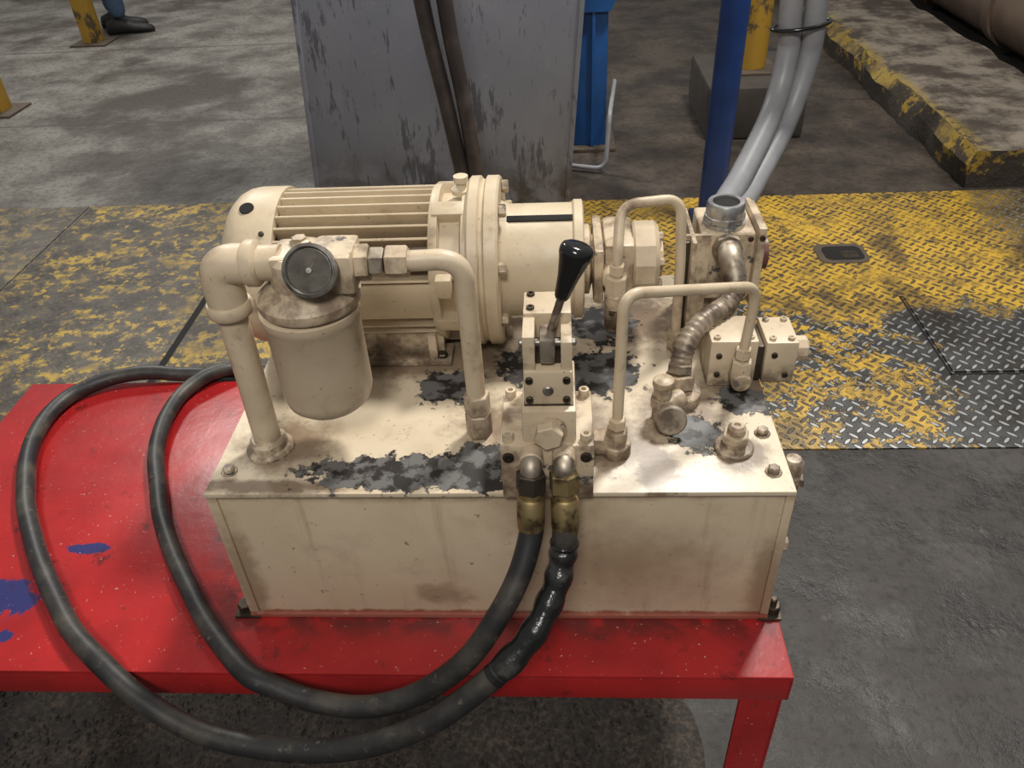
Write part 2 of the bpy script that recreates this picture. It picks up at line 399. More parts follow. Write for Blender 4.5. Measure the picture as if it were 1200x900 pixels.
# curb
bm = bmesh.new(); N = 90; rows = []
for i in range(N + 1):
    y = 2.43 + (8.5 - 2.43) * i / N
    j = lambda k: (mathutils.noise.noise(Vector((y * 4.1, k * 5.3, 0))) * .03 + mathutils.noise.noise(Vector((y * 13, k * 5.3, 3))) * .015)
    rows.append([bm.verts.new(v) for v in ((2.06 + j(1), y, 0), (2.055 + j(2), y, .10 + j(3) * .3), (2.085 + j(4), y, .15 + j(5) * .3), (2.2, y, .155 + j(10) * .3), (2.35, y, .155 + j(6) * .4), (2.52, y, .155 + j(11) * .4), (2.68 + j(7), y, .15 + j(8) * .4), (2.72 + j(9), y, 0))])
for A, B in zip(rows, rows[1:]):
    for k in range(7): bm.faces.new((A[k], A[k + 1], B[k + 1], B[k]))
bm.faces.new(rows[0]); bm.faces.new(rows[-1][::-1])
done('concrete_curb', bm, M['curb'], None, 40)
# brown machine rollers to the far right
e = empty('steel_roller', (3.3, 5, 0))
lathe('roller_drum', e, (3.06, 3.0, .26), (0, 1, 0), [(0, 0), (.05, 0), (.05, .1), (.2, .1), (.22, .12), (.22, 1.2), (.24, 1.2), (.24, 1.28), (.22, 1.28), (.22, 2.3), (.24, 2.3), (.24, 2.38), (.22, 2.38), (.22, 3.5), (.2, 3.55), (0, 3.55)], M['machine_brown'], 40)
lathe('roller_drum_rear', e, (3.60, 3.2, .34), (0, 1, 0), [(0, 0), (.06, 0), (.06, .1), (.26, .1), (.28, .12), (.28, 3.6), (0, 3.6)], M['machine_brown'], 40)
for i, y in enumerate((3.03, 6.62)): box('bearing_stand_%d' % i, e, 2.92, 3.85, y - .05, y + .05, 0, .34, M['machine_brown'], .01)

# ------------------------------------------------------------------ background objects
e = empty('steel_guard_panel', (-.05, 2.35, 0))
sh = Matrix.Identity(4); sh[0][2] = .075
bm = bmesh.new(); bm_box(bm, -.545, .47, 2.31, 2.72, 0, 1.35, .008)
done('cabinet_body', bm, M['slate'], e, 40, sh)
bm = bmesh.new()
bm_box(bm, -.548, -.530, 2.303, 2.312, .0, 1.35, .002); bm_box(bm, .455, .473, 2.303, 2.312, .0, 1.35, .002)
done('edge_folds', bm, M['slate'], e, 40, sh)

for nm, pts in (('black_power_cable', [(-.03, 1.8, 2.0), (-.01, 1.84, 1.5), (.040, 1.85, .897), (.083, 1.85, .60), (.119, 1.85, .328), (.148, 1.83, .1), (.168, 1.75, .03), (.25, 1.6, .028)]),
                ('black_power_cable', [(.06, 1.8, 2.0), (.08, 1.84, 1.5), (.107, 1.85, .894), (.140, 1.85, .60), (.165, 1.85, .312), (.19, 1.84, .1), (.22, 1.77, .03), (.31, 1.62, .028)])):
    sweep(nm, None, catmull(pts, 8), .0245, M['rubber_brown'], 14)

# blue machine
e = empty('blue_machine_frame', (.6, 3.1, 0))
box('column', e, .50, .655, 2.98, 3.25, .015, .60, M['blue'], .006)
bm = bmesh.new()
vs = [(.50, .60), (.66, .60), (.74, .75), (.92, 1.05), (.92, 1.4), (.50, 1.4)]
f = [bm.verts.new((x, 2.95, z)) for x, z in vs]; g = [bm.verts.new((x, 3.3, z)) for x, z in vs]
bm.faces.new(f); bm.faces.new(g[::-1])
for i in range(6): bm.faces.new((f[i], f[(i + 1) % 6], g[(i + 1) % 6], g[i]))
done('flared_head', bm, M['blue'], e)
box('side_rib', e, .585, .60, 2.955, 2.985, .015, .62, M['blue'])
box('foot_plate', e, .47, .70, 2.93, 3.3, 0, .016, M['rust'])
sweep('grey_drain_pipe', None, fillet([(.69, 3.0, .30), (.655, 2.72, .25), (.64, 2.68, .022), (.40, 2.76, .022)], .05), .010, M['grey_conduit'], 10)

# pole
e = empty('blue_support_pole', (1.035, 2.2, 0))
cyl('pole_shaft', e, (1.015, 2.2, .01), (1.035, 2.2, 2.0), .048, M['bluepole'])
box('pole_base', e, .945, 1.105, 2.12, 2.28, .004, .016, M['bluepole'])
# concrete block with yellow post
e = empty('yellow_bollard', (1.34, 3.3, 0))
box('concrete_block', e, 1.12, 1.57, 3.03, 3.62, 0, .24, M['block'], .025)
box('post_plate', e, 1.25, 1.47, 3.2, 3.44, .238, .25, M['rust'])
cyl('post', e, (1.36, 3.32, .25), (1.36, 3.32, 1.3), .065, M['yellow'])
for x, y in ((-2.92, 5.33), (-2.78, 3.82)):
    e = empty('yellow_guard_post', (x, y, 0))
    box('post', e, x - .055, x + .055, y - .055, y + .055, .01, 1.1, M['yellow'], .006)
    box('base_plate', e, x - .13, x + .13, y - .12, y + .12, .0, .012, M['rust'], .002)

# conduits
e = empty('grey_cable_conduit', (.83, .8, 1.0))
sweep('conduit_1', e, catmull([(.80, .88, 1.9), (.82, .85, 1.4), (.826, .8, 1.085), (.833, .8, 1.0), (.808, .75, .916), (.735, .60, .866), (.69, .50, .858), (.675, .44, .850)], 8), .0195, M['grey_conduit'], 16)
sweep('conduit_2', e, catmull([(.85, .88, 1.9), (.865, .85, 1.4), (.868, .8, 1.083), (.869, .8, .985), (.832, .75, .885), (.752, .60, .838), (.71, .50, .842), (.70, .44, .838)], 8), .0195, M['grey_conduit'], 16)
sweep('cable_tie', e, [Vector((.848 + .048 * math.cos(a), .8 + .03 * math.sin(a), 1.045 + .006 * math.cos(a))) for a in [i * math.pi / 12 for i in range(25)]], .0035, M['black'], 8)

# ------------------------------------------------------------------ person (feet and jeans seen at the far edge)
def person(px, py, face):
    e = empty('standing_worker', (px, py, 0))
    T4 = Matrix.Translation((px, py, 0)) @ Matrix.Rotation(face, 4, 'Z')
    def skin(name, verts, edges, radii, mat, lv=2):
        me = bpy.data.meshes.new(name); me.from_pydata([T4 @ Vector(v) for v in verts], edges, [])
        o = bpy.data.objects.new(name, me); link(o, e)
        md = o.modifiers.new('s', 'SKIN')
        for i, r in enumerate(radii):
            sv = me.skin_vertices[0].data[i]; sv.radius = r; sv.use_root = (i == 0)
        md.use_smooth_shade = True
        o.modifiers.new('ss', 'SUBSURF').render_levels = lv
        me.materials.append(mat); return o
    jeans = plain('blue_denim', (.05, .085, .15), .9, .4, 30); shirt = plain('grey_work_shirt', (.12, .13, .15), .9, .2); skn = plain('skin', (.45, .26, .18), .5, .1); shoe = plain('dark_work_shoe', (.018, .016, .015), .6, .3)
    hair = plain('dark_hair', (.02, .015, .01), .7)
    V = [(0, 0, .97), (0, .10, .90), (.02, .11, .50), (-.02, .12, .10), (0, -.10, .90), (.05, -.11, .50), (.06, -.12, .10), (0, 0, 1.05)]
    skin('jeans', V, [(0, 1), (1, 2), (2, 3), (0, 4), (4, 5), (5, 6), (0, 7)], [(.14, .11), (.10, .10), (.075, .075), (.068, .068), (.10, .10), (.075, .075), (.068, .068), (.15, .11)], jeans)
    V = [(0, 0, 1.04), (0, 0, 1.25), (0, 0, 1.42), (0, 0, 1.50), (0, .19, 1.41), (.02, .24, 1.14), (.16, .20, .95), (0, -.19, 1.41), (.02, -.24, 1.14), (.16, -.20, .95)]
    skin('shirt', V, [(0, 1), (1, 2), (2, 3), (2, 4), (4, 5), (5, 6), (2, 7), (7, 8), (8, 9)], [(.15, .11), (.16, .12), (.14, .11), (.07, .07), (.065, .065), (.05, .05), (.038, .038), (.065, .065), (.05, .05), (.038, .038)], shirt)
    bm = bmesh.new()
    bmesh.ops.create_uvsphere(bm, u_segments=24, v_segments=16, radius=1)
    for v in bm.verts:
        v.co = Vector((v.co.x * .095, v.co.y * .075, v.co.z * .12))
        if v.co.z < -.04: v.co.y *= .8; v.co.x *= .9
        if v.co.x > .085 and abs(v.co.y) < .02 and abs(v.co.z + .01) < .03: v.co.x += .022
    bmesh.ops.translate(bm, vec=(.01, 0, 1.64), verts=bm.verts)
    bm_lathe(bm, (0, 0, 1.47), (0, 0, 1), [(0, 0), (.052, 0), (.05, .1), (0, .1)], 16)
    done('head', bm, skn, e, 60, T4)
    bm = bmesh.new(); bmesh.ops.create_uvsphere(bm, u_segments=24, v_segments=16, radius=1)
    for v in bm.verts:
        v.co = Vector((v.co.x * .10 - .01, v.co.y * .082, max(v.co.z, -.2) * .125 + .012))
        if v.co.x > .05: v.co.z = max(v.co.z, .07)
    bmesh.ops.translate(bm, vec=(.005, 0, 1.645), verts=bm.verts); done('hair', bm, hair, e, 60, T4)
    for s in (1, -1):
        bm = bmesh.new(); bm_sweep(bm, [Vector((.16, s * .20, .95)), Vector((.20, s * .19, .90)), Vector((.22, s * .185, .86))], .03, 10, True)
        for k in range(4):
            bm_sweep(bm, [Vector((.20 + k * .014, s * .185, .87)), Vector((.215 + k * .013, s * .18, .83)), Vector((.20 + k * .012, s * .17, .795 + k * .004))], .008, 8)
        bm_sweep(bm, [Vector((.225, s * .18, .90)), Vector((.255, s * .17, .87)), Vector((.26, s * .165, .845))], .009, 8)
        done('hand_%d' % (s + 1), bm, skn, e, 60, T4)
    for s, fx in ((1, -.02), (-1, .06)):
        bm = bmesh.new(); rows = []
        for (x, w, h) in ((-.11, .02, .05), (-.10, .036, .085), (-.03, .042, .115), (.03, .044, .10), (.09, .05, .07), (.16, .05, .058), (.21, .038, .045), (.225, .018, .03)):
            rows.append([bm.verts.new((x + fx, s * .12 + w * math.cos(t), .004 + max(0, (h * .5 + h * .5 * math.sin(t))))) for t in [k * 2 * math.pi / 14 for k in range(14)]])
        for A, B in zip(rows, rows[1:]):
            for k in range(14): bm.faces.new((A[k], A[(k + 1) % 14], B[(k + 1) % 14], B[k]))
        bm.faces.new(rows[0]); bm.faces.new(rows[-1][::-1])
        done('shoe_%d' % (s + 1), bm, shoe, e, 60, T4)
person(-2.89, 5.66, rad(15))

# ------------------------------------------------------------------ red table
e = empty('red_steel_workbench', (.05, .23, 0))
X0, X1, Y0, Y1 = -.616, .719, -.0874, .548
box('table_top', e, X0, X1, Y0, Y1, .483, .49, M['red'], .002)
bm = bmesh.new()
bm_box(bm, X0, X1, Y0, Y0 + .006, .44, .4835, .0015); bm_box(bm, X0, X1, Y1 - .006, Y1, .44, .4835, .0015)
bm_box(bm, X0, X0 + .006, Y0, Y1, .44, .4835, .0015); bm_box(bm, X1 - .006, X1, Y0, Y1, .44, .4835, .0015)
done('apron', bm, M['red'], e)
bm = bmesh.new()
for x, sx in ((X0 + .004, 1), (X1 - .004, -1)):
    for y, sy in ((Y0 + .007, 1), (Y1 - .007, -1)):
        a = sorted((x, x + sx * .055)); b2 = sorted((y, y + sy * .006)); bm_box(bm, a[0], a[1], b2[0], b2[1], 0, .484, .001)
        a = sorted((x, x + sx * .006)); b2 = sorted((y, y + sy * .055)); bm_box(bm, a[0], a[1], b2[0], b2[1], 0, .484, .001)
done('angle_iron_legs', bm, M['red'], e)

# grit under the bench
bm = bmesh.new(); rows = []
for i in range(61):
    r_ = []
    for k in range(41):
        x = -1.5 + 2.17 * i / 60; y = -.75 + 1.45 * k / 40
        edge = min(1, (60 - i) / 3., (40 - k) / 3., i / 3., k / 3.)
        r_.append(bm.verts.new((x + (mathutils.noise.noise(Vector((y * 7, 3, 0))) * .06 if i > 50 else 0), y, .001 + max(0, edge) * (.010 + .010 * mathutils.noise.noise(Vector((x * 9, y * 9, 0))) + .004 * mathutils.noise.noise(Vector((x * 40, y * 40, 2)))))))
    rows.append(r_)
for A, B in zip(rows, rows[1:]):
    for k in range(40): bm.faces.new((A[k], B[k], B[k + 1], A[k + 1]))
ico = bmesh.new(); bmesh.ops.create_icosphere(ico, subdivisions=1, radius=1); iv = [v.co.copy() for v in ico.verts]; ifc = [[v.index for v in f.verts] for f in ico.faces]; ico.free()
for i in range(6500):
    x = random.uniform(-1.1, .62); y = random.uniform(-.62, .3); s = random.choice((.0015, .002, .002, .003, .004))
    R = Matrix.Rotation(random.random() * 6, 3, (random.random(), random.random(), random.random() + .1))
    vs = [bm.verts.new(Vector((x, y, .013)) + (R @ v) * s * random.uniform(.7, 1.2)) for v in iv]
    for f_ in ifc: bm.faces.new([vs[q] for q in f_])
done('gravel_spill', bm, M['grit'], None, 30)

# ------------------------------------------------------------------ tank
e = empty('hydraulic_oil_tank', (.35, .25, .49))
box('tank_body', e, .006, .694, .004, .496, .495, LZ - .006, M['wall'], .002)
box('tank_lid', e, -.002, .702, -.003, .503, LZ - .007, LZ, M['lid'], .0015)
bm = bmesh.new()
bm_box(bm, -.003, .010, .0, .022, .491, LZ - .007, .0015); bm_box(bm, .692, .703, .0, .022, .491, LZ - .007, .0015)
bm_box(bm, -.003, .703, -.001, .006, .491, .498, .001)
done('corner_flanges', bm, M['wall'], e)
bm = bmesh.new(); bm_box(bm, -.026, .01, -.003, .03, .4902, .4945, .001); bm_box(bm, .69, .722, -.003, .03, .4902, .4945, .001)
done('mounting_feet', bm, M['darksteel'], e)
hexn('foot_bolt_1', e, (-.014, .012, .4945), (-.014, .012, .506), .010, M['darksteel'])
hexn('foot_bolt_2', e, (.711, .012, .4945), (.711, .012, .508), .011, M['darksteel'])
cyl('foot_stud', e, (.711, .012, .505), (.711, .012, .520), .005, M['darksteel'], 12)
for i, (x, y) in enumerate(((.018, .036), (.682, .030), (.683, .10), (.018, .30))):
    cyl('lid_washer_%d' % i, e, (x, y, LZ), (x, y, LZ + .002), .010, M['cream_dirty'])
    hexn('lid_bolt_%d' % i, e, (x, y, LZ + .002), (x, y, LZ + .009), .0075, M['cream'])
# level gauge on right wall
e = empty('oil_level_gauge', (.72, .06, .64))
box('gauge_body', e, .703, .722, .045, .075, .56, .705, M['cream_dirty'], .003)
box('sight_window', e, .721, .723, .052, .068, .585, .68, M['glass'], .0005)
lathe('gauge_top_cap', e, (.714, .06, .70), (0, 0, 1), [(0, 0), (.012, 0), (.013, .004), (.013, .022), (.009, .028), (0, .029)], M['cream'], 20)
hexn('gauge_bolt_top', e, (.702, .06, .69), (.73, .06, .69), .010, M['cream_dirty'])
hexn('gauge_bolt_bottom', e, (.702, .06, .575), (.73, .06, .575), .010, M['cream_dirty'])

# breather
e = empty('filler_breather_cap', (.643, .073, LZ))
lathe('breather_flange', e, (.643, .073, LZ), (0, 0, 1), [(0, 0), (.024, 0), (.024, .004), (.022, .006), (.014, .007), (.014, .013), (0, .013)], M['cream'], 32)
hexn('breather_hex', e, (.643, .073, LZ + .013), (.643, .073, LZ + .026), .017, M['cream'])
lathe('breather_dome', e, (.643, .073, LZ + .026), (0, 0, 1), [(0, 0), (.011, 0), (.011, .008), (.008, .012), (.004, .012), (.004, .009), (0, .009)], M['cream_dirty'], 20)

# ------------------------------------------------------------------ motor
AY, AZ = .35, .850
e = empty('electric_motor', (.15, AY, LZ))
lathe('fan_cowl', e, (.050, AY, AZ), (-1, 0, 0), [(.098, 0), (.112, 0), (.113, .004), (.113, .040), (.111, .052), (.106, .063), (.097, .073), (.083, .081), (.065, .086), (.04, .089), (0, .090)], M['cream_motor'], 64, 50)
cyl('cowl_hole', e, (.010, AY - .035, AZ + .1045), (.010, AY - .0365, AZ + .1085), .010, M['void'], 20, .0003)
for i, a in enumerate((50, 130, 230, 310)):
    p = Vector((.036, AY - math.cos(rad(a)) * .112, AZ + math.sin(rad(a)) * .112)); d = (p - Vector((.036, AY, AZ))).normalized()
    cyl('cowl_screw_%d' % i, e, p, p + d * .004, .004, M['darksteel'], 12)
cyl('stator_core', e, (.03, AY, AZ), (.27, AY, AZ), .080, M['core_brown'], 64)
bm = bmesh.new(); NF = 36
for k in range(NF):
    a = 2 * math.pi * (k + .5) / NF
    deg = math.degrees(a) % 360
    if deg < 14 or deg > 346: continue
    bm_box(bm, .046, .262, .076, .109, -.0018, .0018, .0007, 1, Matrix.Translation((0, AY, AZ)) @ Matrix.Rotation(math.pi - a, 4, 'X'))
done('cooling_fins', bm, M['cream_motor'], e)
box('side_pad', e, .05, .262, AY - .106, AY - .074, AZ - .028, AZ + .022, M['cream_motor'], .003)
lathe('end_bell', e, (.258, AY, AZ), (1, 0, 0), [(.079, 0), (.109, 0), (.111, .003), (.111, .012), (.098, .014), (.098, .040), (.112, .044), (.112, .052), (0, .052)], M['cream_motor'], 64)
bm = bmesh.new()
for k in range(8):
    a = math.pi / 8 + k * math.pi / 4
    bm_box(bm, .262, .306, .092, .113, -.012, .012, .003, 2, Matrix.Translation((0, AY, AZ)) @ Matrix.Rotation(a, 4, 'X'))
done('end_bell_lugs', bm, M['cream_motor'], e)
lathe('flange', e, (.308, AY, AZ), (1, 0, 0), [(0, 0), (.117, 0), (.120, .003), (.120, .015), (.115, .018), (.115, .022), (.120, .025), (.120, .040), (.117, .043), (0, .043)], M['cream_motor'], 72)
bm = bmesh.new()
for k in range(8):
    a = math.pi / 8 + k * math.pi / 4
    bm_lathe(bm, (.351, AY - math.cos(a) * .104, AZ + math.sin(a) * .104), (1, 0, 0), cprof(.009, .010), 6)
done('flange_bolts', bm, M['cream_dirty'], e, 25)
lathe('lifting_eye', e, (.300, AY - .005, AZ + .108), (0, 0, 1), [(0, 0), (.014, 0), (.014, .006), (.007, .008), (.007, .014), (.010, .016), (.010, .024), (0, .026)], M['cream_motor'], 20)
bm = bmesh.new(); bm_box(bm, .268, .290, AY - .125, AY - .095, AZ + .012, AZ + .040, .004)
done('side_lug', bm, M['cream_motor'], e)
bm = bmesh.new()
for s in (-1, 1):
    y = AY + s * .075
    bm_box(bm, .09, .275, y - .022, y + .022, LZ + .001, LZ + .011, .002)
    bm_box(bm, .10, .265, y - .006, y + .006, LZ + .008, AZ - .05, .002)
    for x in (.115, .25): bm_box(bm, x - .006, x + .006, y - .02, y + .02, LZ + .008, AZ - .065, .002)
done('motor_feet', bm, M['cream_dirty'], e)
bm = bmesh.new()
for x in (.11, .262): bm_lathe(bm, (x, AY - .088, LZ + .011), (0, 0, 1), cprof(.008, .007), 6)
done('foot_bolts', bm, M['darksteel'], e)

# bell housing & pump
e = empty('hydraulic_gear_pump', (.5, AY, AZ))
lathe('bell_housing', e, (.351, AY, AZ), (1, 0, 0), [(0, 0), (.086, 0), (.083, .006), (.080, .012), (.080, .098), (.084, .101), (.084, .112), (.080, .114), (0, .114)], M['cream_motor'], 64)
sl = math.radians(72)
c0 = Vector((0, AY - math.cos(sl) * .0795, AZ + math.sin(sl) * .0795))
box('housing_slot', e, .360, .450, c0.y - .0055, c0.y + .0055, c0.z - .0025, c0.z + .0025, M['void'], .001, ('X', 18))
lathe('pump_neck', e, (.465, AY, AZ), (1, 0, 0), [(0, 0), (.050, 0), (.050, .008), (.035, .012), (.035, .016), (0, .016)], M['cream_dirty'], 40)
box('pump_front_plate', e, .478, .492, AY - .058, AY + .058, AZ - .042, AZ + .042, M['cream_dirty'], .006)
box('pump_gear_body', e, .492, .535, AY - .048, AY + .048, AZ - .038, AZ + .045, M['cream_dirty'], .010)
lathe('pump_rear_cover', e, (.533, AY, AZ), (1, 0, 0), [(0, 0), (.050, 0), (.053, .003), (.053, .030), (.048, .036), (.030, .037), (.028, .043), (0, .044)], M['cream'], 12, 25, .26)
bm = bmesh.new()
for k in range(6):
    a = k * math.pi / 3 + .3; bm_lathe(bm, (.568, AY - math.cos(a) * .038, AZ + math.sin(a) * .038), (1, 0, 0), cprof(.0065, .008), 6)
done('pump_cover_bolts', bm, M['cream_dirty'], e, 25)
cyl('pressure_port_boss', e, (.505, AY - .045, AZ + .005), (.505, AY - .075, AZ + .005), .016, M['cream'])
hexn('pressure_port_nut', e, (.507, .262, .845), (.507, .262, .872), .0155, M['cream'])
lathe('pressure_port_elbow', e, (.507, .262, .822), (0, 0, 1), [(0, 0), (.014, .002), (.016, .01), (.016, .022), (.013, .026), (0, .026)], M['cream_dirty'], 20)
cyl('suction_port', e, (.515, AY, AZ - .04), (.515, AY, LZ), .018, M['cream_dirty'])

# tube 2 (pump pressure line)
e = empty('steel_pressure_tube', (.55, .3, .85))
sweep('bent_tube', e, fillet([(.507, .262, .872), (.507, .262, .905), (.512, .30, .955), (.592, .315, .955), (.596, .300, .86), (.596, .290, .748)], .024), .0070, M['cream'], 14)
hexn('tube_nut', e, (.507, .262, .873), (.507, .262, .889), .0105, M['cream'])
hexn('tube_nut_low', e, (.596, .290, .733), (.596, .290, .765), .012, M['cream_dirty'])

# ------------------------------------------------------------------ junction box on bracket
e = empty('electrical_junction_box', (.68, .4, LZ))
bm = bmesh.new()
bm_box(bm, .612, .618, .31, .42, LZ, .892, .001); bm_box(bm, .612, .64, .31, .42, LZ, LZ + .006, .001); bm_box(bm, .606, .640, .332, .338, LZ + .004, .892, .001)
done('mount_bracket', bm, M['cream_dirty'], e)
box('bracket_channel', e, .600, .612, .325, .350, LZ, .885, M['darksteel'], .002)
bm = bmesh.new(); bm_box(bm, .632, .708, .355, .445, .775, .882, .006, 3)
done('box_body', bm, M['cream_dirty'], e)
box('box_side_cover', e, .708, .720, .347, .452, .768, .892, M['cream_dirty'], .003)
box('box_stand', e, .64, .70, .38, .43, LZ, .777, M['cream_dirty'], .003)
screws('cover_screws', e, [(.714, .347, .78), (.714, .347, .878)], (0, -1, 0), .004, .003, M['darksteel'])
screws('box_screws', e, [(.641, .355, .784), (.641, .355, .873), (.700, .355, .784), (.700, .355, .873)], (0, -1, 0), .004, .002, M['darksteel'])
lathe('red_knockout_cap', e, (.720, .395, .830), (1, 0, 0), [(0, 0), (.030, 0), (.030, .006), (.024, .008), (.024, .014), (0, .014)], M['redcap'], 28)
gx, gy = .667, .388
lathe('gland_flange', e, (gx, gy, .882), (0, 0, 1), [(0, 0), (.030, 0), (.030, .006), (0, .006)], M['chrome'], 32)
lathe('gland_hex', e, (gx, gy, .888), (0, 0, 1), cprof(.0295, .010), M['chrome'], 8, 25)
lathe('gland_collar', e, (gx, gy, .898), (0, 0, 1), [(.025, 0), (.027, .0), (.027, .014), (.025, .018), (.019, .018), (.018, .006), (0, .006)], M['chrome'], 32)
cyl('gland_bore', e, (gx, gy, .899), (gx, gy, .9125), .0182, M['void'])
lathe('elbow_hex', e, (.668, .356, .862), (0, -1, 0), [(0, 0), (.021, 0), (.021, .012), (0, .012)], M['oldmetal'], 8, 25)
sweep('elbow', e, fillet([(.668, .352, .862), (.668, .318, .862), (.674, .303, .836)], .02), .0165, M['oldmetal'], 18)
path = catmull([(.673, .306, .842), (.673, .295, .828), (.655, .27, .815), (.620, .235, .812), (.597, .208, .797), (.590, .195, .772), (.589, .19, .755)], 16)
sweep('flexible_conduit', e, path, .0145, M['flex'], 18, lambda t: .0143 + .0010 * math.sin(t * 170))
# suction fitting group
e = empty('suction_line_fitting', (.589, .17, LZ))
cyl('base_boss', e, (.588, .172, LZ), (.588, .172, LZ + .016), .028, M['cream_dirty'])
hexn('union_hex', e, (.588, .176, LZ + .016), (.588, .182, LZ + .034), .0215, M['cream_dirty'])
hexn('union_nut', e, (.588, .184, LZ + .034), (.589, .189, LZ + .046), .0175, M['oldmetal'])
cyl('tee_body', e, (.588, .15, LZ + .018), (.562, .135, LZ + .018), .014, M['cream_dirty'])
cyl('valve_stem', e, (.560, .133, LZ), (.560, .133, LZ + .052), .012, M['cream_dirty'])
hexn('valve_nut', e, (.560, .133, LZ + .022), (.560, .133, LZ + .036), .016, M['cream_dirty'])
lathe('valve_cap', e, (.560, .133, LZ + .052), (0, 0, 1), [(0, 0), (.013, 0), (.014, .003), (.013, .010), (.008, .013), (0, .013)], M['cream_dirty'], 20)
lathe('round_plug', e, (.568, .112, LZ + .019), (0, -.9, .35), [(0, 0), (.010, 0), (.010, .008), (.018, .009), (.0195, .011), (.0195, .016), (.017, .018), (0, .018)], M['oldmetal'], 28)

# ------------------------------------------------------------------ relief valve block right rear
e = empty('pressure_relief_valve', (.69, .23, LZ))
BZ = LZ + .001
box('valve_body', e, .628, .690, .198, .262, BZ, BZ + .072, M['cream'], .003)
box('valve_spacer', e, .690, .700, .204, .256, BZ + .006, BZ + .060, M['darksteel'], .001)
box('valve_cover', e, .700, .742, .198, .262, BZ + .004, BZ + .069, M['cream'], .003)
lathe('adjuster_cap', e, (.742, .230, BZ + .038), (1, 0, 0), [(0, 0), (.022, 0), (.022, .004), (.018, .006), (.018, .018), (.015, .021), (0, .021)], M['cream'], 10, 25)
screws('body_screws', e, [(.637, .207, BZ + .072), (.681, .207, BZ + .072), (.637, .253, BZ + .072), (.709, .207, BZ + .069), (.733, .207, BZ + .069), (.709, .253, BZ + .069), (.733, .253, BZ + .069)], (0, 0, 1), .0045, .004, M['cream_dirty'])
screws('side_screws', e, [(.64, .198, BZ + .05), (.64, .198, BZ + .02), (.712, .198, BZ + .05), (.73, .198, BZ + .018)], (0, -1, 0), .004, .003, M['darksteel'])
cyl('port_elbow_body', e, (.668, .198, BZ + .022), (.668, .172, BZ + .022), .013, M['cream_dirty'])
hexn('port_nut', e, (.668, .186, BZ + .02), (.668, .186, BZ + .052), .0135, M['cream_dirty'])
hexn('port_nut_small', e, (.668, .186, BZ + .054), (.668, .187, BZ + .070), .0105, M['cream_dirty'])

# tube 1
e = empty('steel_hydraulic_tube', (.5, .07, LZ))
cyl('base_block', e, (.498, .067, LZ), (.498, .067, LZ + .018), .018, M['cream_dirty'])
hexn('base_nut', e, (.498, .067, LZ + .016), (.498, .067, LZ + .038), .014, M['cream_dirty'])
hexn('tube_nut_a', e, (.498, .067, LZ + .040), (.498, .067, LZ + .056), .0108, M['cream'])
box('side_fitting', e, .469, .498, .055, .080, LZ + .006, LZ + .030, M['cream_dirty'], .004)
sweep('bent_tube', e, fillet([(.498, .067, LZ + .03), (.500, .072, .958), (.672, .183, .898), (.668, .187, .80)], .026, 10), .0066, M['cream'], 14)

# ------------------------------------------------------------------ return filter
e = empty('return_line_oil_filter', (.15, .09, LZ))
cx, cy = .148, .090
lathe('floor_flange', e, (.058, .080, LZ), (0, 0, 1), [(0, 0), (.030, 0), (.030, .003), (.026, .006), (.023, .007), (.023, .016), (.020, .020), (0, .020)], M['cream_dirty'], 32)
sweep('riser_pipe', e, [Vector((.058, .080, LZ + .01)), Vector((.058, .083, .85)), Vector((.058, .085, .965))], .0170, M['cream'], 24)
sweep('elbow', e, fillet([(.058, .085, .945), (.058, .085, .997), (.100, .085, .997)], .030, 12), .0225, M['cream'], 24)
lathe('elbow_collar_v', e, (.058, .085, .935), (0, 0, 1), [(0, 0), (.024, 0), (.026, .003), (.026, .013), (.024, .016), (0, .016)], M['cream'], 28)
lathe('elbow_collar_h', e, (.090, .086, .997), (1, 0, 0), [(0, 0), (.024, 0), (.026, .003), (.026, .013), (.023, .016), (.020, .017), (.020, .04), (0, .04)], M['cream'], 28)
lathe('filter_head', e, (cx + .003, cy, .946), (0, 0, 1), [(0, 0), (.056, 0), (.058, .004), (.058, .012), (.050, .020), (.038, .028), (.036, .058), (.030, .064), (0, .065)], M['cream_dirty'], 48)
box('head_boss_right', e, .165, .212, cy - .028, cy + .028, .968, 1.014, M['cream_dirty'], .006)
box('head_boss_left', e, .122, .165, cy - .026, cy + .026, .970, 1.012, M['cream'], .006)
lathe('bleed_plug', e, (.150, .10, 1.008), (0, 0, 1), [(0, 0), (.012, 0), (.012, .007), (.008, .009), (.008, .012), (0, .013)], M['cream_dirty'], 6, 25)
lathe('filter_canister', e, (cx, cy, .942), (0, 0, -1), [(0, 0), (.052, 0), (.0565, .002), (.0565, .012), (.054, .015), (.054, .116), (.051, .128), (.043, .136), (.030, .139), (.022, .136), (0, .136)], M['cream'], 56, 40)
gd = Vector((.04, -.86, .50)).normalized(); go = Vector((.171, .066, .997))
lathe('gauge_case', e, go, gd, [(0, 0), (.022, 0), (.022, .010), (.026, .011), (.0285, .014), (.0285, .023), (.025, .025), (.0228, .021), (0, .021)], M['steel'], 40)
lathe('gauge_dial', e, go + gd * .0205, gd, [(0, 0), (.0226, 0), (.0226, .0012), (0, .0012)], M['glass'], 32)
u_, v_, w_ = frame(gd); pc = go + gd * .0222
bm = bmesh.new(); bm_sweep(bm, [pc - v_ * .006 - u_ * .004, pc + v_ * .013 + u_ * .009], .0008, 6)
bm_lathe(bm, pc - gd * .0005, gd, [(0, 0), (.003, 0), (.003, .002), (0, .002)], 12)
done('gauge_pointer', bm, M['steel'], e)
hexn('head_port_nut', e, (.210, cy, .993), (.226, cy, .993), .0205, M['cream_dirty'])
hexn('return_nut_steel', e, (.226, cy, .993), (.242, cy, .993), .0165, M['oldmetal'])
hexn('return_nut', e, (.244, cy, .993), (.268, cy, .993), .0180, M['cream_dirty'])
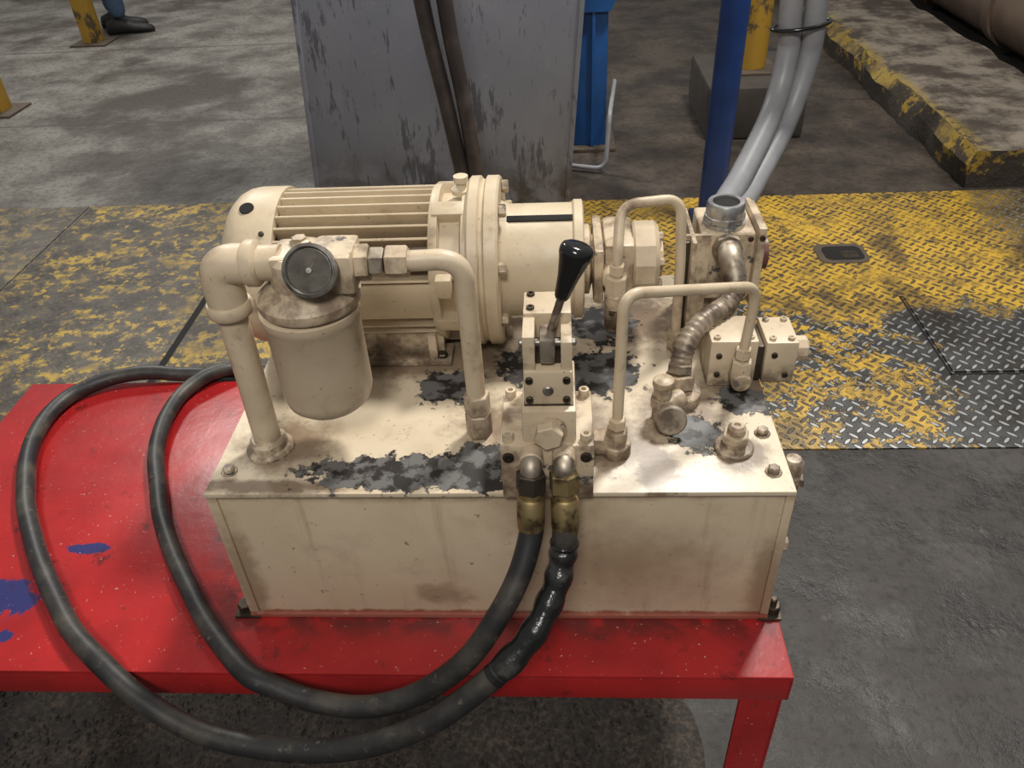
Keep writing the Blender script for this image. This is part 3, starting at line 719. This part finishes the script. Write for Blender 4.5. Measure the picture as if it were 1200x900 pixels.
sweep('return_pipe', e, fillet([(.264, cy, .993), (.326, .094, .993), (.326, .105, .79), (.326, .105, .765)], .060, 16), .0118, M['cream'], 20)
hexn('return_nut_upper', e, (.326, .105, LZ + .038), (.326, .105, LZ + .066), .0165, M['cream_dirty'])
hexn('return_nut_lower', e, (.326, .105, LZ), (.326, .105, LZ + .036), .0165, M['cream_dirty'], .1)
cyl('vent_plug', e, (.095, .175, LZ), (.095, .175, LZ + .02), .012, M['cream_dirty'])

# ------------------------------------------------------------------ directional valve
e = empty('directional_control_valve', (.415, .05, LZ))
box('manifold_block', e, .362, .467, -.012, .088, LZ, LZ + .082, M['cream_dirty'], .003)
screws('manifold_screws', e, [(.371, .078, LZ + .082), (.458, .078, LZ + .082), (.371, -.002, LZ + .082), (.458, -.002, LZ + .082)], (0, 0, 1), .0065, .010, M['cream_dirty'])
screws('manifold_plugs', e, [(.371, -.012, LZ + .066), (.458, -.012, LZ + .066)], (0, -1, 0), .0065, .003, M['darksteel'])
box('lower_body', e, .388, .447, -.006, .090, LZ + .080, LZ + .126, M['cream'], .003)
box('mid_body', e, .391, .443, .006, .094, LZ + .124, LZ + .170, M['cream'], .003)
box('joint_gasket', e, .3905, .4445, .004, .0945, LZ + .1245, LZ + .1275, M['darksteel'], .0005)
box('lever_housing_back', e, .391, .443, .050, .096, LZ + .168, LZ + .216, M['cream'], .003)
box('lever_cheek_left', e, .391, .404, .010, .056, LZ + .168, LZ + .212, M['cream_dirty'], .002)
box('lever_cheek_right', e, .431, .443, .010, .056, LZ + .168, LZ + .205, M['cream_dirty'], .002)
box('lever_recess', e, .403, .432, .022, .052, LZ + .168, LZ + .185, M['darksteel'], .001)
cyl('lever_pivot_pin', e, (.386, .030, LZ + .192), (.448, .030, LZ + .192), .0045, M['steel'], 14)
lathe('port_plug_washer', e, (.417, -.006, LZ + .100), (0, -1, 0), [(0, 0), (.020, 0), (.020, .003), (0, .003)], M['cream_dirty'], 28)
hexn('port_plug_hex', e, (.417, -.009, LZ + .100), (.417, -.022, LZ + .100), .0165, M['cream_dirty'])
screws('valve_screws', e, [(.397, .006, LZ + .160), (.437, .006, LZ + .160), (.397, .006, LZ + .134), (.437, .006, LZ + .134)], (0, -1, 0), .0042, .003, M['darksteel'])
screws('top_screws', e, [(.399, .088, LZ + .216), (.436, .088, LZ + .216), (.399, .060, LZ + .216)], (0, 0, 1), .0045, .003, M['darksteel'])
cyl('detent_port', e, (.417, .006, LZ + .146), (.417, .003, LZ + .146), .006, M['steel'], 20)
box('lever_fork', e, .409, .425, .012, .046, LZ + .176, LZ + .206, M['oldmetal'], .003)
l0 = Vector((.417, .034, LZ + .192)); dl = (Vector((.450, .049, 1.028)) - l0).normalized()
cyl('lever_rod', e, l0, l0 + dl * .068, .0044, M['oldmetal'], 16)
lathe('lever_knob', e, l0 + dl * .050, dl, [(0, 0), (.0065, 0), (.008, .003), (.0110, .024), (.0160, .045), (.0178, .050), (.0178, .055), (.016, .059), (.0125, .061), (0, .0615)], M['black'], 36, 40)
# hose end fittings
def fitting(name, x, ptop, pend, mats):
    ee = empty(name, ptop)
    a = Vector(ptop); b = Vector(pend); d = (b - a); L = d.length; d.normalize()
    cyl('adaptor', ee, (x, -.0125, .806), (x, -.030, .806), .0130, M['cream_dirty'])
    sweep('adaptor_elbow', ee, fillet([Vector((x, -.020, .806)), Vector((x, -.034, .806)), a + d * .014], .010, 6), .0118, M['oldmetal'], 18)
    hexn('swivel_nut', ee, a + d * .006, a + d * .029, .0172, mats[0])
    cyl('neck', ee, a + d * .028, a + d * .040, .0120, mats[1])
    lathe('crimp_ferrule', ee, a + d * .036, d, [(0, 0), (.0140, 0), (.0158, .003), (.0158, L - .042), (.0150, L - .036), (0, L - .036)], mats[1], 24)
fitting('hose_end_fitting', .397, (.397, -.034, .803), (.395, -.053, .729), (M['darksteel'], M['brass']))
fitting('hose_end_fitting', .433, (.433, -.034, .803), (.434, -.056, .729), (M['brass'], M['brass']))

TZ = .505
h1 = [(.395, -.050, .740), (.395, -.056, .722), (.382, -.082, .685), (.357, -.11, .645), (.315, -.13, .585), (.254, -.14, .532), (.186, -.14, .502), (.117, -.128, .494), (.060, -.112, .500),
      (.020, -.095, TZ), (-.05, -.028, TZ), (-.105, .04, TZ), (-.150, .10, TZ), (-.198, .175, TZ), (-.231, .243, TZ), (-.262, .31, TZ), (-.280, .371, TZ), (-.288, .43, TZ), (-.283, .494, TZ), (-.25, .545, TZ + .004), (-.205, .575, .500), (-.14, .60, .46), (-.05, .63, .36), (.1, .68, .15), (.25, .72, .03)]
sweep('hydraulic_hose', None, catmull(h1, 8), .0140, M['rubber'], 18)
h2 = [(.434, -.054, .740), (.433, -.060, .720), (.431, -.066, .700), (.420, -.092, .665), (.392, -.13, .630), (.342, -.158, .586), (.270, -.178, .532), (.180, -.18, .480), (.076, -.17, .454), (-.029, -.152, .456), (-.112, -.122, .480),
      (-.178, -.083, TZ), (-.24, -.035, TZ), (-.292, .020, TZ), (-.345, .08, TZ), (-.386, .133, TZ), (-.43, .195, TZ), (-.458, .245, TZ), (-.49, .31, TZ), (-.510, .374, TZ), (-.515, .44, TZ), (-.497, .497, TZ), (-.445, .538, TZ + .003), (-.38, .555, TZ + .004), (-.32, .558, .502), (-.25, .565, .49), (-.16, .60, .42), (-.02, .66, .25), (.12, .72, .06), (.3, .76, .03)]
hp2 = catmull(h2, 8)
sweep('hydraulic_hose', None, hp2, .0145, M['rubber'], 18)
sweep('hose_tape_wrap', None, hp2[10:40], .0155, M['tape'], 18, lambda t: .0158 + .0014 * math.sin(t * 37) + .0010 * math.sin(t * 91))

# ------------------------------------------------------------------ light
def area(name, loc, tgt, size, power, col):
    l = bpy.data.lights.new(name, 'AREA'); l.shape = 'DISK'; l.size = size; l.energy = power; l.color = col
    o = bpy.data.objects.new(name, l); o.location = loc
    o.rotation_euler = (Vector(tgt) - Vector(loc)).to_track_quat('-Z', 'Y').to_euler(); scene.collection.objects.link(o)
area('high_bay_lamp', (1.6, 1.9, 4.2), (.3, .6, 0), .6, 175, (1, .97, .91))
area('high_bay_lamp', (.3, -2.3, 3.6), (.2, .3, .5), .8, 76, (1, .96, .90))
area('high_bay_lamp', (-2.8, 5.6, 4.6), (-2.2, 4.4, 0), .9, 190, (1, .98, .93))
w = bpy.data.worlds.new('factory_ambient'); scene.world = w; w.use_nodes = True
w.node_tree.nodes['Background'].inputs[0].default_value = (.91, .91, .91, 1); w.node_tree.nodes['Background'].inputs[1].default_value = .23

# ------------------------------------------------------------------ camera
cam = bpy.data.cameras.new('camera'); cam.sensor_width = 36; cam.lens = 935.39 / 1200 * 36; cam.clip_start = .02
co = bpy.data.objects.new('camera', cam); scene.collection.objects.link(co)
Rm = Matrix.Rotation(.0756, 4, 'Z') @ Matrix.Rotation(math.pi / 2 - .6505, 4, 'X') @ Matrix.Rotation(-.0585, 4, 'Z')
co.matrix_world = Matrix.Translation((.43, -.6719, 1.4055)) @ Rm
scene.camera = co
scene.view_settings.view_transform = 'Standard'
